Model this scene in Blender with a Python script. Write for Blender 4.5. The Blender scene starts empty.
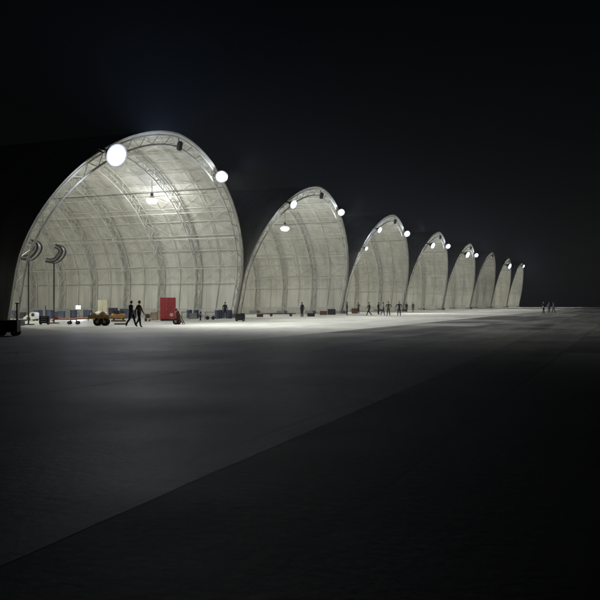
import bpy, bmesh, math, random
from mathutils import Vector, Matrix, Euler

random.seed(7)
R = math.radians
sc = bpy.context.scene
col = sc.collection

# ------------------------------------------------------------------ camera
FPX, YH, EYE = 800.0, 303.0, 1.65
cd = bpy.data.cameras.new('camera')
cam = bpy.data.objects.new('camera', cd)
col.objects.link(cam)
cam.location = (0, 0, EYE)
cam.rotation_euler = (R(90), 0, 0)
cd.sensor_width = 36
cd.lens = 36 * FPX / 600
cd.shift_y = (YH - 300) / 600
cd.clip_end = 5000
cd.clip_start = .1
sc.camera = cam


def gp(px, py):
    """ground point whose foot shows at that place of the picture"""
    Z = EYE * FPX / (py - YH)
    return Vector(((px - 300) / FPX * Z, Z, 0))


# ------------------------------------------------------------------ materials
def mat(name, base, rough=.6, metal=0., noise=0., nscale=4., bump=0., bscale=30., emit=None, estr=0., spec=.5, coord='Object'):
    m = bpy.data.materials.new(name)
    m.use_nodes = True
    nt = m.node_tree
    b = nt.nodes['Principled BSDF']
    b.inputs['Base Color'].default_value = (*base, 1)
    b.inputs['Roughness'].default_value = rough
    b.inputs['Metallic'].default_value = metal
    b.inputs['Specular IOR Level'].default_value = spec
    if noise or bump:
        tc = nt.nodes.new('ShaderNodeTexCoord')
    if noise:
        n = nt.nodes.new('ShaderNodeTexNoise')
        n.inputs['Scale'].default_value = nscale
        n.inputs['Detail'].default_value = 8
        nt.links.new(tc.outputs[coord], n.inputs['Vector'])
        mr = nt.nodes.new('ShaderNodeMapRange')
        mr.inputs['From Min'].default_value = .3
        mr.inputs['From Max'].default_value = .7
        mr.inputs['To Min'].default_value = 1 - noise
        mr.inputs['To Max'].default_value = 1 + noise * .5
        nt.links.new(n.outputs['Fac'], mr.inputs['Value'])
        mx = nt.nodes.new('ShaderNodeMix')
        mx.data_type = 'RGBA'
        mx.blend_type = 'MULTIPLY'
        mx.inputs['Factor'].default_value = 1
        mx.inputs['A'].default_value = (*base, 1)
        nt.links.new(mr.outputs['Result'], mx.inputs['B'])
        nt.links.new(mx.outputs['Result'], b.inputs['Base Color'])
    if bump:
        n2 = nt.nodes.new('ShaderNodeTexNoise')
        n2.inputs['Scale'].default_value = bscale
        n2.inputs['Detail'].default_value = 4
        nt.links.new(tc.outputs[coord], n2.inputs['Vector'])
        bp = nt.nodes.new('ShaderNodeBump')
        bp.inputs['Strength'].default_value = bump
        nt.links.new(n2.outputs['Fac'], bp.inputs['Height'])
        nt.links.new(bp.outputs['Normal'], b.inputs['Normal'])
    if emit:
        b.inputs['Emission Color'].default_value = (*emit, 1)
        b.inputs['Emission Strength'].default_value = estr
    return m


M = dict(
    steel=mat('painted_truss_steel', (.60, .60, .56), .5, .05, noise=.25, nscale=1.5),
    steel_dark=mat('weathered_dark_steel', (.09, .09, .09), .5, .4, noise=.3, nscale=3),
    white=mat('white_paint', (.72, .71, .66), .45, noise=.2, nscale=5),
    cream=mat('cream_paint', (.66, .62, .46), .5, noise=.2, nscale=4),
    black=mat('black_paint', (.018, .018, .02), .5, noise=.4, nscale=6),
    char=mat('charcoal_paint', (.035, .037, .042), .5, noise=.4, nscale=6),
    rubber=mat('rubber', (.014, .014, .014), .85, bump=.2),
    orange=mat('orange_paint', (.55, .15, .05), .5, noise=.35, nscale=5),
    salmon=mat('faded_red_paint', (.58, .27, .18), .55, noise=.3, nscale=5),
    ochre=mat('ochre_paint', (.42, .24, .07), .55, noise=.4, nscale=6),
    brown=mat('rusty_brown', (.16, .085, .05), .7, noise=.5, nscale=6),
    red=mat('red_paint', (.50, .07, .08), .45, noise=.2, nscale=3),
    dred=mat('dark_red_paint', (.20, .045, .03), .45, noise=.3, nscale=6),
    beige=mat('beige_board', (.38, .33, .25), .75, noise=.35, nscale=6),
    bluegrey=mat('blue_grey_paint', (.07, .09, .15), .5, noise=.35, nscale=5),
    purple=mat('dull_purple_cloth', (.06, .045, .075), .85, noise=.4, nscale=8),
    grey=mat('grey_paint', (.25, .26, .26), .5, noise=.3, nscale=4),
    lgrey=mat('light_grey_sheet', (.5, .5, .47), .45, noise=.25, nscale=4),
    alu=mat('bare_aluminium', (.55, .55, .56), .35, .8, noise=.2, nscale=6),
    skin=mat('skin', (.30, .17, .11), .55, noise=.15, nscale=20),
    hair=mat('dark_hair', (.015, .012, .01), .6, bump=.4, bscale=90),
    navy=mat('navy_cloth', (.014, .018, .045), .85, noise=.4, nscale=9, bump=.2),
    blackcloth=mat('black_cloth', (.014, .014, .016), .85, noise=.4, nscale=9, bump=.2),
    browncloth=mat('brown_cloth', (.055, .03, .02), .85, noise=.4, nscale=9, bump=.2),
    greycloth=mat('grey_cloth', (.07, .07, .075), .85, noise=.4, nscale=9, bump=.2),
    whitecloth=mat('pale_shirt_cloth', (.33, .34, .36), .85, noise=.3, nscale=9, bump=.2),
    lens=mat('lit_floodlight_glass', (.9, .9, .95), .2, emit=(.86, .9, 1.0), estr=60),
    lens_small=mat('lit_work_light_glass', (.9, .9, .95), .2, emit=(.80, .86, 1.0), estr=40),
    lens_warm=mat('lit_warm_glass', (.9, .85, .7), .2, emit=(1.0, .86, .55), estr=6),
)


def soft_glow_lens():
    # lamp glass: emission fades towards the rim to imitate soft glare
    m = bpy.data.materials.new('lit_glass_soft_glow')
    m.use_nodes = True
    N, L = m.node_tree.nodes, m.node_tree.links
    b = N['Principled BSDF']
    b.inputs['Base Color'].default_value = (.7, .72, .8, 1); b.inputs['Roughness'].default_value = .4
    tc = N.new('ShaderNodeTexCoord')
    sp = N.new('ShaderNodeSeparateXYZ'); L.new(tc.outputs['Object'], sp.inputs[0])
    cb = N.new('ShaderNodeCombineXYZ'); L.new(sp.outputs['X'], cb.inputs['X']); L.new(sp.outputs['Z'], cb.inputs['Z'])
    ln = N.new('ShaderNodeVectorMath'); ln.operation = 'LENGTH'; L.new(cb.outputs[0], ln.inputs[0])
    mr = N.new('ShaderNodeMapRange'); mr.inputs['From Min'].default_value = .49; mr.inputs['From Max'].default_value = .05
    L.new(ln.outputs['Value'], mr.inputs['Value'])
    pw = N.new('ShaderNodeMath'); pw.operation = 'POWER'; pw.inputs[1].default_value = 2.4; L.new(mr.outputs['Result'], pw.inputs[0])
    ml = N.new('ShaderNodeMath'); ml.operation = 'MULTIPLY_ADD'; ml.inputs[1].default_value = 45; ml.inputs[2].default_value = .3
    L.new(pw.outputs[0], ml.inputs[0])
    b.inputs['Emission Color'].default_value = (.74, .82, 1, 1)
    L.new(ml.outputs[0], b.inputs['Emission Strength'])
    return m


M['soft_glow'] = soft_glow_lens()


def membrane_material():
    m = bpy.data.materials.new('coated_fabric_membrane')
    m.use_nodes = True
    nt = m.node_tree
    N, L = nt.nodes, nt.links
    b = N['Principled BSDF']
    b.inputs['Roughness'].default_value = .62
    b.inputs['Specular IOR Level'].default_value = .3
    tc = N.new('ShaderNodeTexCoord')
    # welded strips run over the arch, one every 2.4 m along the axis
    sep = N.new('ShaderNodeSeparateXYZ')
    L.new(tc.outputs['Object'], sep.inputs[0])
    mul = N.new('ShaderNodeMath'); mul.operation = 'MULTIPLY'; mul.inputs[1].default_value = 1 / 1.22
    L.new(sep.outputs['Y'], mul.inputs[0])
    fr = N.new('ShaderNodeMath'); fr.operation = 'FRACT'
    L.new(mul.outputs[0], fr.inputs[0])
    seam = N.new('ShaderNodeMath'); seam.operation = 'LESS_THAN'; seam.inputs[1].default_value = .05
    L.new(fr.outputs[0], seam.inputs[0])
    fl = N.new('ShaderNodeMath'); fl.operation = 'FLOOR'
    L.new(mul.outputs[0], fl.inputs[0])
    wn = N.new('ShaderNodeTexWhiteNoise'); wn.noise_dimensions = '1D'
    L.new(fl.outputs[0], wn.inputs['W'])
    # dirt: streaky noise plus broad patches
    oi = N.new('ShaderNodeObjectInfo')
    sh = N.new('ShaderNodeVectorMath'); sh.operation = 'MULTIPLY_ADD'; sh.inputs[1].default_value = (90, 90, 90)
    L.new(oi.outputs['Random'], sh.inputs[0]); L.new(tc.outputs['Object'], sh.inputs[2])
    mp = N.new('ShaderNodeMapping'); mp.inputs['Scale'].default_value = (.5, .9, .16)
    L.new(sh.outputs[0], mp.inputs[0])
    n1 = N.new('ShaderNodeTexNoise'); n1.inputs['Scale'].default_value = 1.4; n1.inputs['Detail'].default_value = 9
    n1.inputs['Roughness'].default_value = .65
    L.new(mp.outputs[0], n1.inputs['Vector'])
    n2 = N.new('ShaderNodeTexNoise'); n2.inputs['Scale'].default_value = .16; n2.inputs['Detail'].default_value = 3
    L.new(sh.outputs[0], n2.inputs['Vector'])
    cr = N.new('ShaderNodeValToRGB')
    cr.color_ramp.elements[0].position = .33; cr.color_ramp.elements[0].color = (.36, .36, .31, 1)
    cr.color_ramp.elements[1].position = .64; cr.color_ramp.elements[1].color = (.64, .64, .59, 1)
    ad = N.new('ShaderNodeMath'); ad.operation = 'MULTIPLY_ADD'; ad.inputs[1].default_value = .55
    L.new(n1.outputs['Fac'], ad.inputs[0])
    s2 = N.new('ShaderNodeMath'); s2.operation = 'MULTIPLY'; s2.inputs[1].default_value = .45
    L.new(n2.outputs['Fac'], s2.inputs[0]); L.new(s2.outputs[0], ad.inputs[2])
    ad2 = N.new('ShaderNodeMath'); ad2.operation = 'MULTIPLY_ADD'; ad2.inputs[1].default_value = .10
    L.new(wn.outputs['Value'], ad2.inputs[0]); L.new(ad.outputs[0], ad2.inputs[2])
    L.new(ad2.outputs[0], cr.inputs[0])
    mx = N.new('ShaderNodeMix'); mx.data_type = 'RGBA'; mx.blend_type = 'MULTIPLY'
    mx.inputs['B'].default_value = (.78, .78, .76, 1)
    L.new(seam.outputs[0], mx.inputs['Factor']); L.new(cr.outputs[0], mx.inputs['A'])
    L.new(mx.outputs['Result'], b.inputs['Base Color'])
    bp = N.new('ShaderNodeBump'); bp.inputs['Strength'].default_value = .35; bp.inputs['Distance'].default_value = .12
    L.new(n1.outputs['Fac'], bp.inputs['Height']); L.new(bp.outputs[0], b.inputs['Normal'])
    return m


M['membrane'] = membrane_material()
ANG = .389                      # the row of hangars runs this far right of the camera's forward axis
DV = Vector((math.sin(ANG), math.cos(ANG), 0))     # along the row
BV = Vector((-math.cos(ANG), math.sin(ANG), 0))    # into the hangars
ROT = math.pi / 2 - ANG


def pavement(name, base_a, base_b, slab_u, slab_v, joint, rough, bump, off=(0, 0)):
    """cast slabs: joints along the row and across it, blotches, tyre wear, drips"""
    m = bpy.data.materials.new(name)
    m.use_nodes = True
    nt = m.node_tree
    N, L = nt.nodes, nt.links
    b = N['Principled BSDF']
    tc = N.new('ShaderNodeTexCoord')
    sep = N.new('ShaderNodeSeparateXYZ'); L.new(tc.outputs['Object'], sep.inputs[0])

    def math_(op, a, bb=None, c=None):
        n = N.new('ShaderNodeMath'); n.operation = op
        for i, v in enumerate((a, bb, c)):
            if v is None: continue
            if isinstance(v, (int, float)): n.inputs[i].default_value = v
            else: L.new(v, n.inputs[i])
        return n.outputs[0]
    u = math_('DIVIDE', math_('ADD', sep.outputs['X'], off[0]), slab_u)
    v = math_('DIVIDE', math_('ADD', sep.outputs['Y'], off[1]), slab_v)
    wn = N.new('ShaderNodeTexWhiteNoise'); wn.noise_dimensions = '2D'
    cmb = N.new('ShaderNodeCombineXYZ')
    L.new(math_('FLOOR', u), cmb.inputs[0]); L.new(math_('FLOOR', v), cmb.inputs[1])
    L.new(cmb.outputs[0], wn.inputs['Vector'])
    ju = math_('LESS_THAN', math_('PINGPONG', u, .5), joint / slab_u)
    jv = math_('LESS_THAN', math_('PINGPONG', v, .5), joint / slab_v)
    jj = math_('MAXIMUM', ju, jv)
    n1 = N.new('ShaderNodeTexNoise'); n1.inputs['Scale'].default_value = .22; n1.inputs['Detail'].default_value = 10
    n1.inputs['Roughness'].default_value = .62
    L.new(tc.outputs['Object'], n1.inputs['Vector'])
    mp = N.new('ShaderNodeMapping'); mp.inputs['Scale'].default_value = (.05, .8, 1)
    L.new(tc.outputs['Object'], mp.inputs[0])
    n2 = N.new('ShaderNodeTexNoise'); n2.inputs['Scale'].default_value = .8; n2.inputs['Detail'].default_value = 8; n2.inputs['Roughness'].default_value = .7
    L.new(mp.outputs[0], n2.inputs['Vector'])
    n3 = N.new('ShaderNodeTexNoise'); n3.inputs['Scale'].default_value = 9; n3.inputs['Detail'].default_value = 8
    L.new(tc.outputs['Object'], n3.inputs['Vector'])
    f = math_('MULTIPLY_ADD', n1.outputs['Fac'], .45, math_('MULTIPLY_ADD', n2.outputs['Fac'], .40, math_('MULTIPLY', n3.outputs['Fac'], .15)))
    f = math_('MULTIPLY_ADD', math_('SUBTRACT', wn.outputs['Value'], .5), .16, f)
    # cracks and oil drips
    wv = N.new('ShaderNodeVectorMath'); wv.operation = 'MULTIPLY_ADD'
    wv.inputs[1].default_value = (1.2, 1.2, 0)
    L.new(n1.outputs['Color'], wv.inputs[0]); L.new(tc.outputs['Object'], wv.inputs[2])
    vo = N.new('ShaderNodeTexVoronoi'); vo.feature = 'DISTANCE_TO_EDGE'; vo.inputs['Scale'].default_value = .17
    L.new(wv.outputs[0], vo.inputs['Vector'])
    crack = math_('MULTIPLY', math_('LESS_THAN', vo.outputs['Distance'], .0022), math_('GREATER_THAN', n2.outputs['Fac'], .47))
    n4 = N.new('ShaderNodeTexNoise'); n4.inputs['Scale'].default_value = .55; n4.inputs['Detail'].default_value = 5
    L.new(tc.outputs['Object'], n4.inputs['Vector'])
    st = N.new('ShaderNodeMapRange'); st.inputs['From Min'].default_value = .60; st.inputs['From Max'].default_value = .68
    L.new(n4.outputs['Fac'], st.inputs['Value'])
    jj = math_('MAXIMUM', math_('MAXIMUM', jj, crack), math_('MULTIPLY', st.outputs['Result'], .7))
    cr = N.new('ShaderNodeValToRGB')
    cr.color_ramp.elements[0].position = .42; cr.color_ramp.elements[0].color = (*base_a, 1)
    cr.color_ramp.elements[1].position = .58; cr.color_ramp.elements[1].color = (*base_b, 1)
    L.new(f, cr.inputs[0])
    mx = N.new('ShaderNodeMix'); mx.data_type = 'RGBA'; mx.blend_type = 'MULTIPLY'
    mx.inputs['B'].default_value = (.3, .3, .3, 1)
    L.new(jj, mx.inputs['Factor']); L.new(cr.outputs[0], mx.inputs['A'])
    L.new(mx.outputs['Result'], b.inputs['Base Color'])
    rr = N.new('ShaderNodeMapRange'); rr.inputs['To Min'].default_value = rough - .12; rr.inputs['To Max'].default_value = rough + .15
    L.new(n1.outputs['Fac'], rr.inputs['Value']); L.new(rr.outputs['Result'], b.inputs['Roughness'])
    b.inputs['Specular IOR Level'].default_value = .5
    bp = N.new('ShaderNodeBump'); bp.inputs['Strength'].default_value = bump; bp.inputs['Distance'].default_value = .02
    L.new(n3.outputs['Fac'], bp.inputs['Height']); L.new(bp.outputs[0], b.inputs['Normal'])
    return m


M['asphalt'] = pavement('old_asphalt', (.018, .018, .018), (.11, .109, .104), 14, 9, .03, .7, .25, (0, 7))
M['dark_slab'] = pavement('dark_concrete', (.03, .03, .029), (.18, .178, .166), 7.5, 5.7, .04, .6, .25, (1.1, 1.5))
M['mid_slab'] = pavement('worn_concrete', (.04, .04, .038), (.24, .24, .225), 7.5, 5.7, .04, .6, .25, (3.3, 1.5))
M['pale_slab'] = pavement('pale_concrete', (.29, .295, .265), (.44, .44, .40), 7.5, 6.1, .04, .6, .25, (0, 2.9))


# ------------------------------------------------------------------ mesh helpers
class MB:
    """collects pieces of ONE mesh"""
    def __init__(s):
        s.v, s.f, s.m = [], [], []

    def add(s, vs, fs, mi=0):
        o = len(s.v)
        s.v += [tuple(v) for v in vs]
        s.f += [tuple(i + o for i in f) for f in fs]
        s.m += [mi] * len(fs)
        return s

    def tube(s, path, r, n=6, cap=True, mi=0, r2=None):
        path = [Vector(p) for p in path]
        vs, fs = [], []
        up = None
        for i, p in enumerate(path):
            t = ((path[min(i + 1, len(path) - 1)] - path[max(i - 1, 0)])).normalized()
            if up is None:
                up = Vector((0, 0, 1)) if abs(t.z) < .9 else Vector((1, 0, 0))
            a = up - t * up.dot(t)
            if a.length < 1e-4: a = t.orthogonal()
            a.normalize(); up = a
            b = t.cross(a)
            rr = r if r2 is None else r + (r2 - r) * i / max(1, len(path) - 1)
            for k in range(n):
                q = 2 * math.pi * (k + .5) / n
                vs.append(p + (a * math.cos(q) + b * math.sin(q)) * rr)
        for i in range(len(path) - 1):
            for k in range(n):
                fs.append((i * n + k, i * n + (k + 1) % n, (i + 1) * n + (k + 1) % n, (i + 1) * n + k))
        if cap:
            fs.append(tuple(range(n - 1, -1, -1)))
            e = (len(path) - 1) * n
            fs.append(tuple(e + k for k in range(n)))
        return s.add(vs, fs, mi)

    def box(s, c, size, bev=.02, rz=0, rx=0, ry=0, mi=0, taper=1.0):
        bm = bmesh.new()
        bmesh.ops.create_cube(bm, size=1)
        for v in bm.verts:
            k = taper if v.co.z > 0 else 1
            v.co = Vector((v.co.x * size[0] * k, v.co.y * size[1] * k, v.co.z * size[2]))
        if bev:
            bmesh.ops.bevel(bm, geom=bm.edges[:], offset=min(bev, min(size) * .35), segments=2, affect='EDGES')
        mtx = Matrix.Translation(c) @ Euler((rx, ry, rz)).to_matrix().to_4x4()
        bm.transform(mtx)
        bm.verts.index_update()
        s.add([v.co for v in bm.verts], [[v.index for v in f.verts] for f in bm.faces], mi)
        bm.free()
        return s

    def lathe(s, prof, c=(0, 0, 0), axis=(0, 0, 1), n=20, mi=0):
        """prof: list of (radius, along axis)"""
        ax = Vector(axis).normalized()
        q = ax.to_track_quat('Z', 'Y')
        vs, fs = [], []
        for (r, h) in prof:
            for k in range(n):
                a = 2 * math.pi * k / n
                vs.append(Vector(c) + q @ Vector((max(r, 1e-4) * math.cos(a), max(r, 1e-4) * math.sin(a), h)))
        for i in range(len(prof) - 1):
            for k in range(n):
                fs.append((i * n + k, i * n + (k + 1) % n, (i + 1) * n + (k + 1) % n, (i + 1) * n + k))
        fs.append(tuple(range(n - 1, -1, -1)))
        e = (len(prof) - 1) * n
        fs.append(tuple(e + k for k in range(n)))
        return s.add(vs, fs, mi)

    def prism(s, outline, y0, y1, mi=0):
        """outline in x,z swept from y0 to y1"""
        n = len(outline)
        vs = [(x, y0, z) for x, z in outline] + [(x, y1, z) for x, z in outline]
        fs = [tuple(range(n)), tuple(range(2 * n - 1, n - 1, -1))]
        fs += [(i, i + n, (i + 1) % n + n, (i + 1) % n) for i in range(n)]
        return s.add(vs, fs, mi)

    def build(s, name, mats, parent=None, smooth=False, loc=(0, 0, 0)):
        me = bpy.data.meshes.new(name)
        me.from_pydata(s.v, [], s.f)
        if not isinstance(mats, (list, tuple)): mats = [mats]
        for m in mats: me.materials.append(m)
        me.polygons.foreach_set('material_index', s.m)
        bm = bmesh.new(); bm.from_mesh(me)
        bmesh.ops.recalc_face_normals(bm, faces=bm.faces)
        bm.to_mesh(me); bm.free()
        if smooth:
            me.polygons.foreach_set('use_smooth', [True] * len(me.polygons))
            try: me.set_sharp_from_angle(angle=R(40))
            except Exception: pass
        o = bpy.data.objects.new(name, me)
        o.location = loc
        col.objects.link(o)
        if parent: o.parent = parent
        return o


def tag(o, label=None, cat=None, group=None, kind=None):
    if label: o['label'] = label
    if cat: o['category'] = cat
    if group: o['group'] = group
    if kind: o['kind'] = kind
    return o


def thing(name, label, cat, loc=(0, 0, 0), rz=0., group=None):
    o = bpy.data.objects.new(name, None)
    o.empty_display_size = .3
    col.objects.link(o)
    o.location = loc
    o.rotation_euler = (0, 0, rz)
    return tag(o, label, cat, group)


def copy_tree(o, parent=None):
    c = o.copy()
    col.objects.link(c)
    if parent:
        c.parent = parent
    for ch in [x for x in bpy.data.objects if x.parent == o]:
        copy_tree(ch, c)
    return c


# ------------------------------------------------------------------ pavements
def sheet(name, u0, u1, v0, v1, z, m):
    """object axes: X along the row, Y into the hangars"""
    mb = MB()
    n = 400
    rnd = random.Random(name)
    e0, e1 = [], []
    for i in range(n + 1):
        # edges are finer near the camera
        f = i / n
        u = u0 + (u1 - u0) * f if name == 'ground' else (u0 + (60 - u0 - 60) * min(1, f * 5) if f < .2 else (f - .2) / .6 * 120 if f < .8 else 120 + (f - .8) / .2 * (u1 - 120))
        sk = .025 * max(u, -20) - .65 if name == 'taxiway_strip' else 0
        e0.append((u, v0 + sk + rnd.uniform(-.012, .012), z)); e1.append((u, v1 + rnd.uniform(-.012, .012), z))
    mb.add(e0 + e1, [(i, i + 1, n + 2 + i, n + 1 + i) for i in range(n)])
    o = mb.build(name, m)
    o.rotation_euler = (0, 0, ROT)
    return tag(o, kind='structure')


sheet('ground', -700, 1100, -700, 700, 0, M['asphalt'])
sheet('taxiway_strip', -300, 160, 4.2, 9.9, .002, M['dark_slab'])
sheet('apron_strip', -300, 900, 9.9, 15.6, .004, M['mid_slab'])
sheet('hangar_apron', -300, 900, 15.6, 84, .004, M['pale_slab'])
GZ = .004

# ------------------------------------------------------------------ hangars
SP, HT, HS, EX, FW, DEPTH = 36.5, 17.0, 4.05, 1.725, 3.4, 31.0
HW = SP / 2 - .22
H0 = Vector((-14.2, 74.25, GZ))


def profile(off=0., n=56):
    """the arch at off metres inside the skin, evenly spaced by length: [(u, z)] left foot to right foot"""
    pts = [(-HW, 0), (-HW, HS * .5)]
    for i in range(201):
        t = math.pi * i / 200
        c, s_ = math.cos(t), math.sin(t)
        pts.append((-math.copysign(abs(c) ** (2 / EX), c) * HW, HS + abs(s_) ** (2 / EX) * (HT - HS)))
    pts += [(HW, HS * .5), (HW, 0)]
    if off:
        q = []
        for i, p in enumerate(pts):
            a, b = pts[max(i - 1, 0)], pts[min(i + 1, len(pts) - 1)]
            tx, tz = b[0] - a[0], b[1] - a[1]
            l = math.hypot(tx, tz) or 1
            q.append((p[0] + tz / l * off, p[1] - tx / l * off))
        q[0] = (q[0][0], 0); q[-1] = (q[-1][0], 0)
        pts = q
    L = [0]
    for a, b in zip(pts, pts[1:]): L.append(L[-1] + math.hypot(b[0] - a[0], b[1] - a[1]))
    out, j = [], 0
    for i in range(n + 1):
        d = L[-1] * i / n
        while j < len(L) - 2 and L[j + 1] < d: j += 1
        f = (d - L[j]) / max(1e-6, L[j + 1] - L[j])
        out.append((pts[j][0] + (pts[j + 1][0] - pts[j][0]) * f, pts[j][1] + (pts[j + 1][1] - pts[j][1]) * f))
    return out


def lip(z):                       # the mouth leans out over the apron
    return -FW * max(z, 0) / HT


NSEG = 56
P0, POUT = profile(0, NSEG), profile(-.12, NSEG)
PA, PB = profile(.22, NSEG), profile(1.05, NSEG)
RIBS = [4.9, 9.8, 14.6, 19.3, 24.0, 28.4]


def wy(w, z):
    """the arches lean outwards, the mouth most of all"""
    z = max(z, 0)
    k = .2 + (.08 - .2) * w / RIBS[0] if w < RIBS[0] else .08 * (DEPTH - w) / (DEPTH - RIBS[0])
    return w - k * z
PURL = list(range(4, 54, 2))


def P3(pt, w):
    return (pt[0], w, pt[1])


def make_hangar():
    root = thing('hangar', 'hangar', 'hangar')
    # skin: two layers, slightly pillowed between ribs and purlins
    rows = [0.0]
    stations = [0.0] + RIBS + [DEPTH]
    ws = []
    for a, b in zip(stations, stations[1:]):
        for k in range(4):
            ws.append((a + (b - a) * k / 4, math.sin(math.pi * k / 4)))
    ws.append((DEPTH, 0))
    mb = MB()
    n = NSEG + 1
    for layer, PP in enumerate((P0, POUT)):
        vs, fs = [], []
        for (w, sag) in ws:
            for i, p in enumerate(PP):
                y = wy(w, p[1])
                d = 0
                if layer == 0:
                    a, b = PP[max(i - 1, 0)], PP[min(i + 1, n - 1)]
                    tx, tz = b[0] - a[0], b[1] - a[1]; ll = math.hypot(tx, tz) or 1
                    near = min(abs(i - k) for k in PURL)
                    d = .10 * sag * min(1, near / 1.5) - .0
                    vs.append((p[0] - tz / ll * d * 0 + tz / ll * d, y, p[1] - tx / ll * d))
                else:
                    vs.append((p[0], y, p[1]))
        for r in range(len(ws) - 1):
            for i in range(NSEG):
                fs.append((r * n + i, r * n + i + 1, (r + 1) * n + i + 1, (r + 1) * n + i))
        mb.add(vs, fs)
    tot = len(ws) * n
    for r in (0, len(ws) - 1):
        for i in range(NSEG):
            mb.f.append((r * n + i, r * n + i + 1, tot + r * n + i + 1, tot + r * n + i)); mb.m.append(0)
    mb.build('roof_membrane', M['membrane'], root, smooth=True)
    # front truss
    mb = MB()
    fa = [P3(p, lip(p[1]) + .16) for p in PA]
    fb = [P3(p, lip(p[1]) + .16) for p in PB]
    mb.tube(fa, .085, 6); mb.tube(fb, .095, 6)
    for i in range(NSEG):
        a, b = (fa, fb) if i % 2 else (fb, fa)
        mb.tube([a[i], b[i + 1]], .04, 4, cap=False)
    mb.build('front_truss', M['steel'], root, smooth=True)
    # arched ribs: three chords laced together
    for w in RIBS:
        mb = MB()
        c1 = [P3(p, wy(w, p[1]) - .36) for p in PA]; c2 = [P3(p, wy(w, p[1]) + .36) for p in PA]; c3 = [P3(p, wy(w, p[1])) for p in PB]
        for c, r in ((c1, .062), (c2, .062), (c3, .072)):
            mb.tube(c, r, 6)
        for i in range(0, NSEG):
            for c in (c1, c2):
                a, b = (c, c3) if i % 2 else (c3, c)
                mb.tube([a[i], b[i + 1]], .032, 4, cap=False)
            a, b = (c1, c2) if i % 2 else (c2, c1)
            mb.tube([a[i], b[i + 1]], .028, 4, cap=False)
        mb.build('arch_rib', M['steel'], root, smooth=True)
    # purlins run the length of the vault under the skin
    for k in PURL:
        p = PA[k]
        mb = MB()
        mb.tube([P3(p, lip(p[1]) + .2), P3(p, DEPTH - .1)], .05, 6)
        mb.build('purlin', M['steel'], root, smooth=True)
    # lower purlins tie the inner chords
    mb = MB()
    for k in (6, 10, 14, 18, 22, 26, 30, 34, 38, 42, 46, 50):
        p = PB[k]
        mb.tube([P3(p, lip(p[1]) + .2), P3(p, wy(RIBS[-1], p[1]))], .04, 5)
    # wind bracing crosses between the ribs
    st = [0.2] + RIBS
    for j, (a, b) in enumerate(zip(st, st[1:])):
        c = (a + b) / 2
        for i in range(4, 52, 2):
            pa, pb, qa, qb = PA[i], PA[i + 2], PB[i], PB[i + 2]
            for w0, w1 in ((a, c), (c, b)):
                mb.tube([P3(pa, wy(w0, pa[1])), P3(pb, wy(w1, pb[1]))], .022, 4, cap=False)
                mb.tube([P3(pb, wy(w0, pb[1])), P3(pa, wy(w1, pa[1]))], .022, 4, cap=False)
        mb.tube([P3(p, wy(c, p[1])) for p in PA], .045, 5)
    mb.build('bracing', M['steel'], root)
    # dark bar standing for a purlin in shade; the shade is in its colour
    mb = MB()
    p = PB[38]
    mb.box((p[0], (RIBS[-1] + lip(p[1])) / 2 + .2, p[1] - .12), (.11, RIBS[-1] - lip(p[1]), .07), .02)
    mb.build('shaded_purlin', M['steel_dark'], root)
    # end wall of the same fabric with posts
    mb = MB()
    vs = [(p[0], DEPTH - .15, p[1]) for p in P0] + [(p[0], DEPTH - .05, p[1]) for p in P0]
    mb.add(vs, [tuple(range(n)), tuple(range(2 * n - 1, n - 1, -1))])
    mb.build('end_wall', M['membrane'], root)
    for k in range(-3, 4):
        u = k * 4.6
        zt = max(z for (uu, z) in P0 if abs(uu - u) < 1.2) - .5
        mb = MB()
        mb.box((u, DEPTH - .35, zt / 2), (.22, .3, zt), .02)
        mb.build('wall_post', M['steel'], root)
    # feet of the ribs
    for s_ in (-1, 1):
        for w in [0.3] + RIBS:
            mb = MB()
            mb.box((s_ * (HW - .75), w, .22), (1.35, 1.3, .44), .03)
            mb.build('footing', M['grey'], root)
    # low kick panel along the side walls
    for s_ in (-1, 1):
        mb = MB()
        mb.box((s_ * (HW - .16), DEPTH / 2 + .7, .5), (.12, DEPTH - 1.6, 1.0), .02)
        mb.build('kick_panel', M['lgrey'], root)
    # dark fitting that hangs under the crown of the mouth
    mb = MB()
    z = P0[28][1]
    y = lip(z) + .05
    mb.tube([(0, y, z - .35), (0, y - .1, z - .62)], .05, 6)
    mb.box((0, y - .15, z - 1.05), (.45, .4, .85), .08, rx=.2)
    mb.build('crown_fitting', M['black'], root)
    return root


HLABEL = [
    'arched white fabric hangar, the nearest and biggest, with work gear on its floor',
    'arched white fabric hangar directly behind the nearest one, second in the row',
    'arched fabric hangar third in the row, with a group of people before its mouth',
    'arched fabric hangar fourth in the row, between the third and fifth arches',
    'arched fabric hangar fifth in the row, with one bright lamp on each shoulder',
    'small looking arched hangar sixth in the row, with no lamp on its arch',
    'small distant arched hangar seventh in the row, lamp glowing near its crown',
    'farthest and smallest arched hangar at the right end of the row',
]
hangars = []
proto_h = make_hangar()
for i in range(8):
    h = proto_h if i == 0 else copy_tree(proto_h)
    h.location = H0 + DV * SP * i
    h.rotation_euler = (0, 0, ROT)
    tag(h, HLABEL[i], 'hangar', 'arched fabric hangars in a row along the apron')
    hangars.append(h)


def hp(i, u, w, z):
    """world point in hangar i"""
    return H0 + DV * (SP * i + u) + BV * w + Vector((0, 0, z))


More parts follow.
